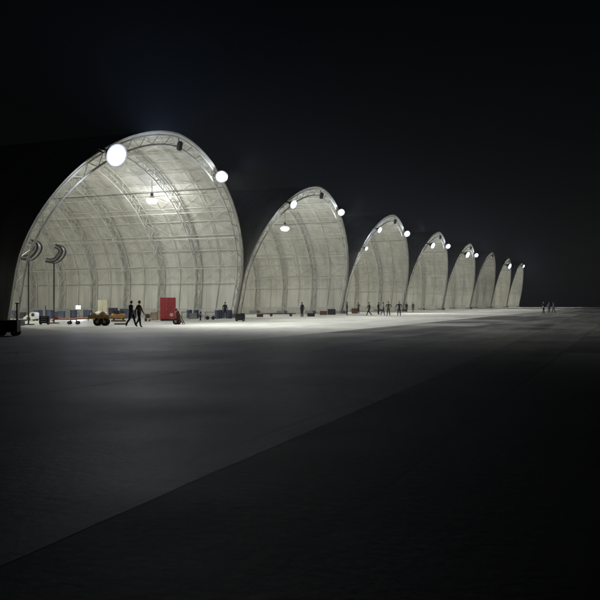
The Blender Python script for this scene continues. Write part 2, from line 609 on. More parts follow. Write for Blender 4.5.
# ------------------------------------------------------------------ floodlights
def make_flood():
    root = thing('floodlight', 'floodlight', 'floodlight')
    # local -Y is the beam; origin is where the bracket is bolted on
    c = (0, -.75, 0)
    mb = MB()
    mb.lathe([(.10, .42), (.2, .40), (.30, .22), (.46, .02), (.53, -.12), (.53, -.16), (.49, -.16), (.45, 0), (.2, .1)], c, (0, 1, 0), 24)
    mb.box((0, -.28, 0), (.22, .26, .22), .03)
    mb.build('housing', M['steel_dark'], root, smooth=True)
    mb = MB()
    mb.lathe([(.485, .0), (.44, -.05), (.33, -.09), (.18, -.115), (.02, -.12)], (c[0], c[1] - .12, c[2]), (0, 1, 0), 24)
    mb.build('lens', M['soft_glow'], root, smooth=True)
    mb = MB()
    mb.tube([(-.60, -.72, 0), (-.62, -.3, .02), (-.45, -.06, .02), (.45, -.06, .02), (.62, -.3, .02), (.60, -.72, 0)], .035, 6)
    mb.tube([(0, -.06, 0), (0, .35, .05)], .05, 6)
    mb.build('bracket', M['steel_dark'], root, smooth=True)
    return root


def aim(o, d):
    d = Vector(d).normalized()
    o.rotation_euler = (-d).to_track_quat('Y', 'Z').to_euler()


def rim_point(i, t, fwd=.35, up=0., inn=0.):
    """a place on the mouth of hangar i; t = 0 left foot .. 1 right foot"""
    k = t * NSEG
    a = int(k); f = k - a
    u = P0[a][0] * (1 - f) + P0[min(a + 1, NSEG)][0] * f
    z = P0[a][1] * (1 - f) + P0[min(a + 1, NSEG)][1] * f
    u *= 1 - inn / HW
    return hp(i, u, lip(z) - fwd, z + up)


def lamp(name, loc, direction, power, colour, size=150, blend=.8, radius=.35, kind='SPOT'):
    ld = bpy.data.lights.new(name, kind)
    ld.energy = power
    ld.color = colour
    ld.shadow_soft_size = radius
    if kind == 'SPOT':
        ld.spot_size = R(size); ld.spot_blend = blend
    lo = bpy.data.objects.new(name, ld)
    col.objects.link(lo)
    lo.location = loc
    lo.rotation_euler = (Vector(direction).normalized() * -1).to_track_quat('Z', 'Y').to_euler()
    return lo


COOL = (.80, .87, 1.0)
NEUT = (1.0, .985, .90)
flood0 = make_flood()
FWD = -BV
K_RIM, K_IN, K_HALO, K_THROW, K_STRAY = 4300, 3000, 4600, 13500, 300
# hangar, t on the rim, inward (m), forward (m), scale, aim, label
NTH = ['nearest', 'second', 'third', 'fourth', 'fifth', 'sixth', 'seventh', 'eighth']
spots = []
for (i, t, fw_, inn, s_) in (
        (0, .300, .35, -.2, 1.8), (0, .662, .1, -.1, 1.2),
        (1, .305, .45, -.8, 1.1), (1, .655, .1, -.3, 1.0),
        (2, .305, .35, -.4, 1.0), (2, .658, .1, -.2, 1.15), (2, .205, .4, -.4, .65),
        (3, .305, .45, -.2, 1.4), (3, .655, .1, -.2, 1.15),
        (4, .315, .45, -.2, 1.7), (4, .655, .1, -.2, 1.2),
        (6, .33, .45, -.2, 2.0), (7, .40, .45, .2, 1.3)):
    f = flood0 if not spots else copy_tree(flood0)
    p = rim_point(i, t, fw_, 0, inn)
    f.location = p
    side = 'left' if t < .5 else 'right'
    f.scale = (s_, s_, s_)
    d = (FWD - DV * .35 if side == 'left' else FWD * .55 - DV * .8) + Vector((0, 0, -.42))
    aim(f, d)
    what = 'lit floodlight on the %s shoulder of the %s arch in the row' % (side, NTH[i])
    if i == 0: what = ('large glaring floodlight on the left shoulder of the nearest hangar arch' if side == 'left'
                       else 'lit floodlight on the right shoulder of the nearest hangar arch')
    if i == 2 and t < .3: what = 'small floodlight low on the left rim of the third hangar arch'
    if i == 6: what = 'bright floodlight under the crown of the seventh hangar arch'
    if i == 7: what = 'faint tiny floodlight on the farthest arch of the row'
    tag(f, what, 'floodlight', 'floodlights on the hangar arches')
    spots.append(f)
    pw = K_RIM * (1.25 if (i == 0 and t < .5) else 1.0) * (.45 if (i == 2 and t < .3) else 1)
    lamp('floodlight_beam', p + d.normalized() * 1.15 * s_, FWD * .42 + Vector((0, 0, -1)), pw, (.97, .95, .9), 118, 1.0, .3 * s_)
    lamp('floodlight_throw', p + d.normalized() * 1.2 * s_, FWD * 1.0 + DV * (.3 if i == 0 else .1) + Vector((0, 0, -.34)), K_THROW * (2.8 if i == 0 and t < .5 else 1.5 if i == 0 else 1.2 if i == 1 else .9), (.95, .95, .92), 122, 1.0, .3 * s_)
    lamp('added_halo_light', p + FWD * 2.6 * s_, FWD * .1 + Vector((0, 0, 1)), K_HALO * (2.0 if i == 0 and t < .5 else 1) * s_, (.56, .66, 1.0), 168, 1.0, .25 * s_)  # added upward light, only there to brighten the haze into a halo
    lamp('floodlight_stray', p + d.normalized() * 1.2 * s_, -FWD, K_STRAY * (3 if i == 0 and t < .5 else 1), COOL, radius=.3 * s_, kind='POINT')

# lamps hung inside the vaults on their ribs
def make_bay_light():
    root = thing('bay_light', 'bay light', 'lamp')
    mb = MB()
    mb.tube([(0, 0, .6), (0, 0, -.75)], .025, 6)
    mb.box((0, 0, -.85), (.26, .26, .3), .04)
    mb.build('stem', M['black'], root)
    mb = MB()
    mb.lathe([(.10, -.98), (.16, -1.0), (.33, -1.22), (.36, -1.30), (.34, -1.32)], (0, 0, 0), (0, 0, 1), 20)
    mb.build('reflector', M['lgrey'], root, smooth=True)
    mb = MB()
    mb.lathe([(.30, -1.28), (.47, -1.34), (.52, -1.48), (.44, -1.62), (.26, -1.72), (.02, -1.76)], (0, 0, 0), (0, 0, 1), 20)
    mb.build('bulb', M['lens'], root, smooth=True)
    return root


bay0 = make_bay_light()
bays = 0
INNER = [  # hangar, across, height and depth of the bolt
    (0, 8.6, 14.0, 5.0, 'lit lamp hanging from a rib inside the nearest hangar'),
    (1, 0.4, 13.4, 2.0, 'lit lamp hanging inside the second hangar, left of its crown'),
]
for (i, u_, z_, w_, lab) in INNER:
    b = bay0 if bays == 0 else copy_tree(bay0)
    bays += 1
    b.location = hp(i, u_, w_, z_)
    b.scale = (1.1, 1.1, 1.1)
    tag(b, lab, 'lamp', 'lamps hung inside the hangars')
# light of the inside lamps: one hangs where it shows, the rest are added unseen lights on the near haunch, without fixtures
for i in range(8):
    for (k, w) in ((15, 8.0), (18, 19.5)):
        p = PB[k]
        lamp('bay_light_glow', hp(i, p[0] + .5, w, p[1] - 1.2), (0, 0, -1), K_IN * (1, 1.08, 1.2, 1.35, 1.2, 1.05, 1.35, 1.25)[i] * (1.1 if w < 10 else .9), NEUT, kind='POINT', radius=.5)
for b in [o for o in bpy.data.objects if o.name.startswith('bay_light') and o.type == 'EMPTY']:
    lamp('bay_light_glow', b.location + Vector((0, 0, -2.1)), (0, 0, -1), 900, NEUT, kind='POINT', radius=.4)


# ------------------------------------------------------------------ people
def skin_mesh(verts, edges, radii, root, levels=1):
    me = bpy.data.meshes.new('t')
    me.from_pydata(verts, edges, [])
    o = bpy.data.objects.new('t', me)
    col.objects.link(o)
    md = o.modifiers.new('s', 'SKIN')
    for i, r in enumerate(radii):
        rr = r if isinstance(r, tuple) else (r, r)
        me.skin_vertices[0].data[i].radius = rr
        me.skin_vertices[0].data[i].use_root = (i == root)
    md.use_smooth_shade = True
    sb = o.modifiers.new('d', 'SUBSURF'); sb.levels = levels; sb.render_levels = levels
    dg = bpy.context.evaluated_depsgraph_get()
    out = bpy.data.meshes.new_from_object(o.evaluated_get(dg))
    v = [tuple(x.co) for x in out.vertices]
    f = [tuple(p.vertices) for p in out.polygons]
    bpy.data.objects.remove(o); bpy.data.meshes.remove(me); bpy.data.meshes.remove(out)
    return v, f


def person_meshes(pose, mats):
    """pose: joints in metres, facing -Y. Returns (body mesh, hair mesh)"""
    J = dict(pel=(0, 0, .93), belly=(0, 0, 1.08), chest=(0, .005, 1.28), nb=(0, .01, 1.44), neck=(0, -.005, 1.52),
             ls=(.17, .01, 1.40), rs=(-.17, .01, 1.40), lh=(.09, 0, .90), rh=(-.09, 0, .90))
    J.update(pose)
    names = list(J)
    rad = dict(pel=(.155, .11), belly=(.155, .12), chest=(.18, .125), nb=(.085, .075), neck=.055, ls=.07, rs=.07, lh=.105, rh=.105,
               lk=.078, rk=.078, la=.055, ra=.055, lt=.034, rt=.034, le=.054, re=.054, lw=.034, rw=.031, lp=(.04, .02), rp=(.04, .02),
               lc=.072, rc=.072, lheel=.04, rheel=.04)
    E = [('pel', 'belly'), ('belly', 'chest'), ('chest', 'nb'), ('nb', 'neck'), ('nb', 'ls'), ('nb', 'rs'), ('pel', 'lh'), ('pel', 'rh')]
    for s_ in 'lr':
        J[s_ + 'c'] = tuple(a + (b - a) * .35 + c for a, b, c in zip(J[s_ + 'k'], J[s_ + 'a'], (0, .015, 0)))
        E += [(s_ + 'h', s_ + 'k'), (s_ + 'k', s_ + 'c'), (s_ + 'c', s_ + 'a'), (s_ + 'a', s_ + 't'), (s_ + 's', s_ + 'e'), (s_ + 'e', s_ + 'w'), (s_ + 'w', s_ + 'p')]
    names = list(J)
    idx = {k: i for i, k in enumerate(names)}
    vs, fs = skin_mesh([J[k] for k in names], [(idx[a], idx[b]) for a, b in E], [rad[k] for k in names], idx['pel'])
    mb = MB()
    mb.add(vs, fs)
    V = {k: Vector(J[k]) for k in names}
    matof = {}
    for a, b in E:
        k = a[-1] + b[-1]
        if b in ('lp', 'rp', 'neck'): m = 0
        elif a in ('la', 'ra'): m = 3
        elif a in ('pel',) and b in ('lh', 'rh') or a in ('lh', 'rh', 'lk', 'rk', 'lc', 'rc'): m = 2
        else: m = 1
        matof[(a, b)] = m
    mi = []
    for f in fs:
        c = sum((Vector(vs[i]) for i in f), Vector()) / len(f)
        best = min(E, key=lambda e: seg_d(c, V[e[0]], V[e[1]]))
        mi.append(matof[best])
    mb.m = mi
    # fingers: four unequal bent ones and a thumb, rooted inside the palm
    for s_, sx in (('l', 1), ('r', -1)):
        w, p = V[s_ + 'w'], V[s_ + 'p']
        d = (p - w).normalized()
        side = Vector((0, -1, 0)) - d * Vector((0, -1, 0)).dot(d)
        side.normalize()
        inn = d.cross(side) * (-sx)
        for k, ln in enumerate((.072, .08, .074, .058)):
            b = p + side * (.028 - .019 * k) - d * .01
            k1 = b + d * ln * .6 + inn * .012
            k2 = k1 + d * ln * .35 + inn * .03
            mb.tube([b, k1, k2], .0095, 5, r2=.007)
        b = w + d * .03 + side * .03
        mb.tube([b, b + side * .025 + d * .03, b + side * .025 + d * .062 + inn * .01], .0115, 5, r2=.008)
    # head: skull, jaw, nose, ears, eyes
    hd = V['neck'] + Vector((0, -.02, .125))
    rows = []
    for i in range(13):
        a = math.pi * i / 12
        rows.append((math.sin(a), -math.cos(a)))
    hv, hf = [], []
    nn = 16
    for (r, h) in rows:
        for k in range(nn):
            a = 2 * math.pi * k / nn
            x = .077 * r * math.cos(a); y = .098 * r * math.sin(a); z = .118 * h
            if h < -.2:
                x *= 1 + .25 * (h + .2); y = y * (1 + .18 * (h + .2)) - .012 * (-h)
            if abs(math.cos(a)) < .2 and math.sin(a) < 0 and -.35 < h < .1: y -= .018
            hv.append(hd + Vector((x, y, z)))
    for i in range(12):
        for k in range(nn):
            hf.append((i * nn + k, i * nn + (k + 1) % nn, (i + 1) * nn + (k + 1) % nn, (i + 1) * nn + k))
    mb.add(hv, hf)
    for sx in (-1, 1):
        mb.lathe([(.012, -.012), (.03, 0), (.022, .01)], hd + Vector((sx * .077, .01, -.01)), (sx, .3, 0), 8)
        mb.lathe([(.006, -.004), (.012, 0), (.005, .006)], hd + Vector((sx * .03, -.09, .008)), (0, -1, 0), 8, mi=4)
    mb.box(hd + Vector((0, -.092, -.058)), (.042, .012, .010), .003, mi=4)
    me_b = mb
    hb = MB()
    hv, hf = [], []
    for i in range(7):
        a = math.pi * .5 * i / 6
        for k in range(nn):
            q = 2 * math.pi * k / nn
            front = max(0, -math.sin(q))
            z0 = -.045 + .10 * front
            h = z0 + (.128 - z0) * math.sin(a)
            r = math.cos(a)
            base = math.sqrt(max(.02, 1 - max(0, z0 / .135) ** 2))
            hv.append(hd + Vector((.084 * r * base * math.cos(q), .105 * r * base * math.sin(q) + .004, h)))
    for i in range(6):
        for k in range(nn):
            hf.append((i * nn + k, i * nn + (k + 1) % nn, (i + 1) * nn + (k + 1) % nn, (i + 1) * nn + k))
    hf.append(tuple(range(nn - 1, -1, -1)))
    hb.add(hv, hf)
    return mb, hb


def seg_d(p, a, b):
    ab = b - a
    t = max(0, min(1, (p - a).dot(ab) / max(1e-9, ab.dot(ab))))
    return (p - (a + ab * t)).length


POSE = {
    'walk': dict(lk=(.10, -.20, .52), la=(.10, -.32, .10), lt=(.11, -.47, .06), rk=(-.10, .05, .50), ra=(-.10, .36, .16), rt=(-.11, .27, .035),
                 le=(.25, .14, 1.15), lw=(.25, .10, .92), lp=(.25, .06, .83), re=(-.25, -.12, 1.14), rw=(-.23, -.26, .95), rp=(-.22, -.31, .87)),
    'step': dict(lk=(.10, .08, .50), la=(.10, .30, .13), lt=(.11, .20, .04), rk=(-.10, -.13, .51), ra=(-.10, -.18, .09), rt=(-.11, -.33, .035),
                 le=(.25, -.06, 1.14), lw=(.22, -.20, .95), lp=(.20, -.26, .87), re=(-.25, .10, 1.14), rw=(-.26, .08, .90), rp=(-.26, .05, .81)),
    'stand': dict(lk=(.11, -.02, .49), la=(.13, .02, .08), lt=(.16, -.14, .035), rk=(-.11, -.01, .49), ra=(-.12, .02, .08), rt=(-.15, -.14, .035),
                  le=(.26, .05, 1.14), lw=(.26, -.01, .90), lp=(.25, -.04, .81), re=(-.26, .05, 1.14), rw=(-.25, -.02, .90), rp=(-.24, -.05, .81)),
    'hands_on_hips': dict(lk=(.13, -.02, .49), la=(.19, .02, .08), lt=(.23, -.13, .035), rk=(-.12, -.01, .49), ra=(-.17, .02, .08), rt=(-.21, -.13, .035),
                          le=(.38, .10, 1.19), lw=(.22, -.02, 1.02), lp=(.15, -.09, .99), re=(-.38, .10, 1.19), rw=(-.22, -.02, 1.02), rp=(-.15, -.09, .99)),
    'bend': dict(belly=(0, -.10, 1.05), chest=(0, -.25, 1.18), nb=(0, -.36, 1.27), neck=(0, -.43, 1.30), ls=(.17, -.34, 1.22), rs=(-.17, -.34, 1.22),
                 lk=(.12, -.10, .50), la=(.13, .04, .08), lt=(.15, -.12, .035), rk=(-.12, -.08, .50), ra=(-.13, .10, .08), rt=(-.15, -.06, .035),
                 le=(.24, -.42, .98), lw=(.20, -.50, .76), lp=(.18, -.53, .68), re=(-.24, -.42, .98), rw=(-.20, -.50, .76), rp=(-.18, -.53, .68)),
}
_pc = {}


def person(pose, outfit, loc, face, label, group=None, scale=1.0):
    """face: heading in degrees the person looks towards, 0 = to the camera (-Y)"""
    key = (pose, outfit)
    if key not in _pc:
        sh, tr = dict(navy=('navy', 'blackcloth'), black=('blackcloth', 'blackcloth'), brown=('browncloth', 'blackcloth'),
                      grey=('greycloth', 'navy'), pale=('whitecloth', 'navy'))[outfit]
        b, h = person_meshes(POSE[pose], None)
        bo = b.build('person', [M['skin'], M[sh], M[tr], M['rubber'], M['hair']], smooth=True)
        ho = h.build('hair', M['hair'], smooth=True)
        _pc[key] = (bo.data, ho.data)
        bpy.data.objects.remove(bo); bpy.data.objects.remove(ho)
    bm_, hm_ = _pc[key]
    o = bpy.data.objects.new('person', bm_)
    col.objects.link(o)
    o.location = (loc[0], loc[1], GZ + .0)
    o.rotation_euler = (0, 0, R(face))
    o.scale = (scale,) * 3
    tag(o, label, 'person', group)
    h = bpy.data.objects.new('hair', hm_)
    col.objects.link(h)
    h.parent = o
    return o


G1 = 'people around the nearest hangar'
G3 = 'people on the apron before the far hangars'
GR = 'people far out on the apron at right'
person('walk', 'black', gp(131, 326.8), 62, 'person in black striding right before the nearest hangar, left one of two', G1, 1.03)
person('step', 'brown', gp(139, 327.2), 70, 'person in brown top striding right before the nearest hangar, ahead of the other walker', G1, 1.03)
person('stand', 'navy', gp(225, 318.6), 30, 'person in navy standing by the dark box at the nearest hangar mouth', G1)
person('stand', 'navy', gp(302, 317.2), -40, 'person in navy standing before the second hangar beside a low trailer', G3)
person('stand', 'black', gp(347, 315.4), 80, 'person in black standing alone at the left foot of the third hangar', G3)
person('hands_on_hips', 'grey', gp(358.5, 313.6), -60, 'person in grey at the third hangar, just inside its mouth', G3)
person('walk', 'black', gp(369, 316), -80, 'person in black striding with legs apart before the third hangar', G3)
person('stand', 'brown', gp(378.5, 314.6), 60, 'person in brown at the left end of the cluster before the third hangar', G3)
person('step', 'pale', gp(383, 315.6), 90, 'person in a pale shirt walking in the middle of the cluster', G3)
person('hands_on_hips', 'black', gp(388.3, 316.1), -30, 'person in black with hands on hips at the right of the cluster', G3, 1.05)
person('hands_on_hips', 'navy', gp(399, 316), 10, 'person in navy with hands on hips standing apart, right of the cluster', G3, 1.06)
person('stand', 'black', gp(406.5, 312.1), 20, 'small distant person in black between the third and fourth hangars', G3)
person('stand', 'grey', gp(413, 312.0), -20, 'small distant person in grey at the left foot of the fourth hangar', G3)
person('hands_on_hips', 'black', gp(543.5, 313.6), 40, 'person in black on the far apron, leftmost of three at right', GR, 1.04)
person('stand', 'grey', gp(549, 313.4), -10, 'person in grey standing still on the far apron, middle of three at right', GR)
person('step', 'navy', gp(553.5, 313.5), -70, 'person in navy stepping away on the far apron, rightmost of three', GR)


# ------------------------------------------------------------------ ground equipment
def wheel(parent, x, y, r, w=.14, name='wheel'):
    t = MB()
    t.lathe([(r * .62, -w / 2), (r * .93, -w / 2), (r, -w * .3), (r, w * .3), (r * .93, w / 2), (r * .62, w / 2)], (x, y, r), (0, 1, 0), 20)
    o = t.build(name, M['rubber'], parent, smooth=True)
    t = MB()
    t.lathe([(r * .1, -w / 2 - .015), (r * .3, -w / 2 - .012), (r * .58, -w * .35), (r * .6, w * .35), (r * .3, w / 2 + .012), (r * .1, w / 2 + .015)], (x, y, r), (0, 1, 0), 16)
    t.build('rim', M['grey'], o, smooth=True)
    return o


def at(px, py, dz=0):
    p = gp(px, py); p.z = GZ + dz
    return p


# black equipment cart at the left edge
t = thing('equipment_cart', 'black box shaped equipment cart with an upright post at the left edge', 'cart', at(8.5, 335.8), R(4))
MB().box((0, 0, .46), (1.02, .7, .56), .03).build('body', M['black'], t)
MB().box((0, 0, .76), (1.06, .74, .05), .02).build('lid', M['char'], t)
MB().tube([(.36, .2, .7), (.36, .2, 1.66)], .035, 8).tube([(.28, .2, 1.62), (.46, .2, 1.62)], .03, 6).build('post', M['char'], t)
MB().tube([(-.5, 0, .3), (-.95, 0, .26), (-1.2, 0, .5)], .03, 6).build('tow_handle', M['char'], t)
for x in (-.36, .36):
    for y in (-.3, .3): wheel(t, x, y, .17, .12)

# small white cart with a sloping front
t = thing('utility_cart', 'small white utility cart with a sloping front and a dark round opening', 'cart', at(31.5, 320.8), R(-4))
MB().prism([(-.62, .14), (.5, .14), (.55, .22), (.55, .70), (.42, .80), (.12, .78), (-.60, .30)], -.42, .42).build('body', M['white'], t)
MB().lathe([(.05, -.03), (.13, -.03), (.16, 0), (.13, .04), (.05, .05)], (.3, -.43, .56), (0, 1, 0), 18).build('vent', M['black'], t, smooth=True)
MB().box((-.12, -.43, .25), (.36, .03, .16), .01).build('panel', M['char'], t)
for x in (-.38, .38):
    for y in (-.36, .36): wheel(t, x, y, .14, .1)

# dark tool chest
t = thing('tool_chest', 'dark tool chest on castors with an upright pole, left of the orange tow bar', 'tool chest', at(44.5, 324.6), R(6))
MB().box((0, 0, .38), (.72, .52, .56), .025).build('body', M['char'], t)
for z in (.22, .38, .54):
    d = MB().box((0, -.27, z), (.64, .03, .13), .01).build('drawer', M['black'], t)
    MB().tube([(-.2, -.30, z + .02), (.2, -.30, z + .02)], .012, 6).build('handle', M['alu'], d)
MB().tube([(.05, .18, .64), (.05, .18, 1.45)], .03, 8).build('pole', M['bluegrey'], t)
for x in (-.28, .28):
    for y in (-.2, .2): wheel(t, x, y, .06, .05, 'castor')

# orange tow bar
t = thing('tow_bar', 'long faded orange aircraft tow bar on small wheels, left of the ochre trailer', 'tow bar', at(71, 324.4), R(3))
MB().tube([(-1.0, 0, .42), (.2, 0, .40), (1.45, 0, .52)], .07, 10).build('bar', M['salmon'], t, smooth=True)
mb = MB()
mb.tube([(-1.0, 0, .42), (-1.25, -.12, .40), (-1.42, -.10, .25)], .05, 8).tube([(-1.0, 0, .42), (-1.25, .14, .42), (-1.44, .12, .30)], .05, 8)
mb.box((-1.1, 0, .46), (.34, .36, .22), .03).tube([(-1.15, 0, .5), (-1.22, 0, .82)], .03, 6).tube([(-1.36, 0, .80), (-1.08, 0, .84)], .03, 6)
mb.build('towing_head', M['orange'], t)
mb = MB()
mb.tube([(.0, 0, .40), (-.10, -.2, .16), (-.10, .2, .16), (0, 0, .40)], .03, 6).tube([(.35, 0, .42), (.52, -.22, .12), (.52, .22, .12), (.35, 0, .42)], .03, 6)
mb.build('axle_frame', M['orange'], t)
for x in (-.10, .52):
    for y in (-.24, .24): wheel(t, x, y, .13, .08)
MB().tube([(1.45, 0, .52), (1.6, 0, .53), (1.68, -.08, .53), (1.76, 0, .53), (1.68, .08, .53), (1.6, 0, .53)], .025, 6).build('ring', M['steel_dark'], t)

# ochre trailer with a white cover
t = thing('trailer', 'ochre two wheeled trailer carrying a load under a pale cover', 'trailer', at(99.5, 325.6), R(5))
mb = MB()
mb.box((0, 0, .58), (1.5, .95, .14), .02)
for x in (-.72, -.36, 0, .36, .72): mb.box((x, -.5, .50), (.06, .05, .26), .01)
mb.build('deck', M['ochre'], t)
MB().box((0, -.49, .70), (1.5, .04, .16), .01).box((0, .49, .70), (1.5, .04, .16), .01).build('side_board', M['ochre'], t)
mb = MB()
vs, fs = [], []
rnd = random.Random(4)
for i in range(13):
    for j in range(9):
        x = -.66 + 1.32 * i / 12; y = -.46 + .92 * j / 8
        e = max(abs(i - 6) / 6, abs(j - 4) / 4)
        z = .98 + .12 * math.sin(i * .9) * math.cos(j * .7) + rnd.uniform(-.02, .02) - (.34 if e > .99 else .06 * e)
        vs.append((x, y, z))
for i in range(12):
    for j in range(8):
        fs.append((i * 9 + j, i * 9 + j + 1, (i + 1) * 9 + j + 1, (i + 1) * 9 + j))
lo = [(x, y, .655) for x, y, z in vs]
k = len(vs)
ring = [i * 9 for i in range(13)] + [12 * 9 + j for j in range(1, 9)] + [i * 9 + 8 for i in range(11, -1, -1)] + [j for j in range(7, 0, -1)]
fs2 = [tuple(a + k for a in f[::-1]) for f in fs] + [(ring[i], ring[(i + 1) % len(ring)], ring[(i + 1) % len(ring)] + k, ring[i] + k) for i in range(len(ring))]
mb.add(vs + lo, fs + fs2)
tag(mb.build('cover', M['cream'], None, smooth=True), 'pale crumpled cover over a load on the ochre trailer', 'tarpaulin')
cov = bpy.data.objects['cover']; cov.location = t.location; cov.rotation_euler = t.rotation_euler
MB().tube([(.75, 0, .56), (1.3, 0, .50), (1.55, 0, .50)], .04, 6).build('drawbar', M['brown'], t)
for x in (-.1, .42):
    for y in (-.42, .42): wheel(t, x, y, .28, .16)

# ochre compressor on skids, with a flat dark pad before it
t = thing('compressor', 'long ochre compressor on skids with dark pipes on top', 'compressor', at(118.5, 322.0), R(4))
mb = MB()
mb.box((0, 0, .46), (1.15, .62, .34), .08)
mb.lathe([(.05, -.62), (.2, -.58), (.24, -.5), (.24, .5), (.2, .58), (.05, .62)], (0, 0, .5), (1, 0, 0), 18)
mb.build('tank', M['ochre'], t, smooth=True)
MB().box((-.15, 0, .86), (.5, .42, .28), .05).tube([(.15, 0, .9), (.4, .05, .95), (.45, .05, .7)], .045, 8).tube([(-.5, 0, .72), (-.5, 0, 1.02), (-.2, 0, 1.0)], .035, 8).build('engine', M['char'], t)
MB().box((0, -.26, .1), (1.2, .1, .12), .02).box((0, .26, .1), (1.2, .1, .12), .02).box((-.4, 0, .22), (.08, .56, .16), .01).box((.4, 0, .22), (.08, .56, .16), .01).build('skid', M['brown'], t)
t = tag(MB().box((0, 0, .03), (.95, .5, .06), .015).box((0, -.22, .06), (.95, .05, .08), .01).box((0, .22, .06), (.95, .05, .08), .01).build('dark_pad', M['steel_dark'], loc=at(121, 324.6)),
        'flat dark pad on the ground before the ochre compressor', 'tray')

# work light on a stand, shining towards the apron
t = thing('work_light', 'glaring bluish work light on a tripod at the back of the nearest hangar floor', 'work light', at(78.3, 319.6), 0)
mb = MB()
for a in (90, 210, 330):
    mb.tube([(0, 0, .75), (.34 * math.cos(R(a)), .34 * math.sin(R(a)), .02)], .02, 6)
mb.tube([(0, 0, .7), (0, 0, 1.05)], .025, 6)
mb.build('tripod', M['steel_dark'], t)
h = MB().box((0, .06, 1.22), (.52, .16, .38), .03).build('lamp_head', M['black'], t)
MB().box((0, -.04, 1.22), (.46, .05, .32), .02).build('lens', M['lens_small'], h)
lamp('work_light_beam', at(78.3, 319.6) + Vector((0, -.35, 1.15)), (.25, -1, -.25), 450, (.72, .8, 1.0), 150, .8, .2)

# tall cream cabinet, stacks along the foot of the side wall
def cabinet(name, label, cat, px, py, w, d, h, m, rz=R(8), doors=2, group=None):
    t = thing(name, label, cat, at(px, py), rz, group)
    MB().box((0, 0, h / 2 + .05), (w, d, h - .1), .02).build('body', M[m], t)
    MB().box((0, 0, .04), (w - .06, d - .06, .08), .01).build('plinth', M['char'], t)
    dw = (w - .06) / doors
    for k in range(doors):
        x = -w / 2 + .03 + dw * (k + .5)
        dd = MB().box((x, -d / 2 - .012, h / 2 + .06), (dw - .02, .03, h - .22), .008).build('door', M[m], t)
        MB().tube([(x + dw * .36, -d / 2 - .055, h / 2 - .12), (x + dw * .36, -d / 2 - .055, h / 2 + .12)], .014, 6).build('handle', M['alu'], dd)
    return t


cabinet('cabinet', 'tall cream two door cabinet behind the ochre trailer', 'cabinet', 103, 319.4, 1.0, .6, 1.95, 'cream')
t = cabinet('red_container', 'tall red steel container with a pale round sign, right of the walkers', 'container', 168, 320.6, 1.42, 1.3, 2.15, 'red', doors=2)
MB().lathe([(.01, -.01), (.17, -.01), (.17, .01), (.01, .012)], (.34, -.69, .55), (0, -1, 0), 20).build('sign', M['white'], t)

for (px, py, w, d, h, m, lab) in (
        (61.5, 319.0, .62, .5, .78, 'bluegrey', 'blue grey crate left of the work light, nearest to it'),
        (67.5, 318.6, .55, .5, .95, 'grey', 'tall plain grey crate beside the work light'),
        (54, 318.6, .75, .5, .7, 'bluegrey', 'wide blue grey crate behind the head of the orange tow bar'),
        (113, 318.6, .95, .6, 1.1, 'purple', 'dark crate behind the ochre compressor, left of another'),
        (124.5, 318.4, .9, .6, 1.0, 'bluegrey', 'blue grey crate behind the walkers and compressor'),
        (154.2, 320.2, .62, .5, .72, 'beige', 'beige crate left of the red container, the wider of two'),
        (159, 319.8, .34, .4, .88, 'beige', 'narrow beige crate standing against the red container'),
        (193, 318.8, .8, .5, .55, 'grey', 'low grey crate between the extinguisher cart and the black table'),
        (20, 318.6, 1.1, .6, .62, 'char', 'dark low crate behind the black equipment cart'),
        (12, 318.2, .8, .6, .8, 'bluegrey', 'blue grey crate at the far left end of the hangar floor')):
    c = MB()
    c.box((0, 0, h / 2), (w, d, h), .015)
    for z in (h * .12, h * .88):
        c.box((0, -d / 2 - .012, z), (w - .02, .03, h * .12), .005)
    for x in (-.42, .42):
        c.box((x * w, -d / 2 - .01, h / 2), (w * .1, .026, h * .62), .005)
    o = c.build('crate', M[m], loc=at(px, py))
    o.rotation_euler.z = R(5 + (px * 7 % 11) - 5)
    tag(o, lab, 'crate', 'crates along the hangar side wall')
    lid = MB().box((0, 0, h + .018), (w + .03, d + .03, .03), .008).build('lid', M[m], o)

# drums standing in loose rows along the foot of the wall
dm = None
for k, (px, py) in enumerate(((36.5, 318.9), (39.8, 318.6), (48.2, 318.5), (50.6, 318.9), (71.5, 318.4), (74.3, 318.8), (86, 318.5), (89.5, 318.8), (129, 318.6),
                              (133.5, 318.4), (189.5, 318.3), (196, 318.5), (217.5, 318.7), (220.3, 318.4), (229.5, 318.5))):
    if dm is None:
        mb = MB()
        mb.lathe([(.27, 0), (.29, .01), (.29, .28), (.302, .29), (.302, .31), (.29, .32), (.29, .58), (.302, .59), (.302, .61), (.29, .62), (.29, .87), (.30, .89), (.28, .90), (.27, .875)], (0, 0, 0), (0, 0, 1), 24)
        o = dm = mb.build('drum', M['bluegrey'], smooth=True)
    else:
        o = dm.copy(); col.objects.link(o)
    p = at(px, py)
    o.location = p; o.rotation_euler.z = k
    tag(o, 'dark blue grey drum standing among the gear along the nearest hangar side wall', 'drum', 'drums along the nearest hangar side wall')

# small grey hand cart behind the walkers
t = thing('hand_cart', 'small brown grey hand cart between the walkers and the beige crates', 'cart', at(147.5, 321.4), R(10))
MB().box((0, 0, .30), (.5, .4, .06), .01).box((0, .02, .5), (.40, .32, .32), .04).build('tray', M['brown'], t)
MB().tube([(.22, -.15, .3), (.34, -.15, .78), (.34, .15, .78), (.22, .15, .3)], .02, 6).build('handle', M['steel_dark'], t)
for y in (-.2, .2):
    wheel(t, -.14, y, .13, .06); wheel(t, .16, y, .10, .05)

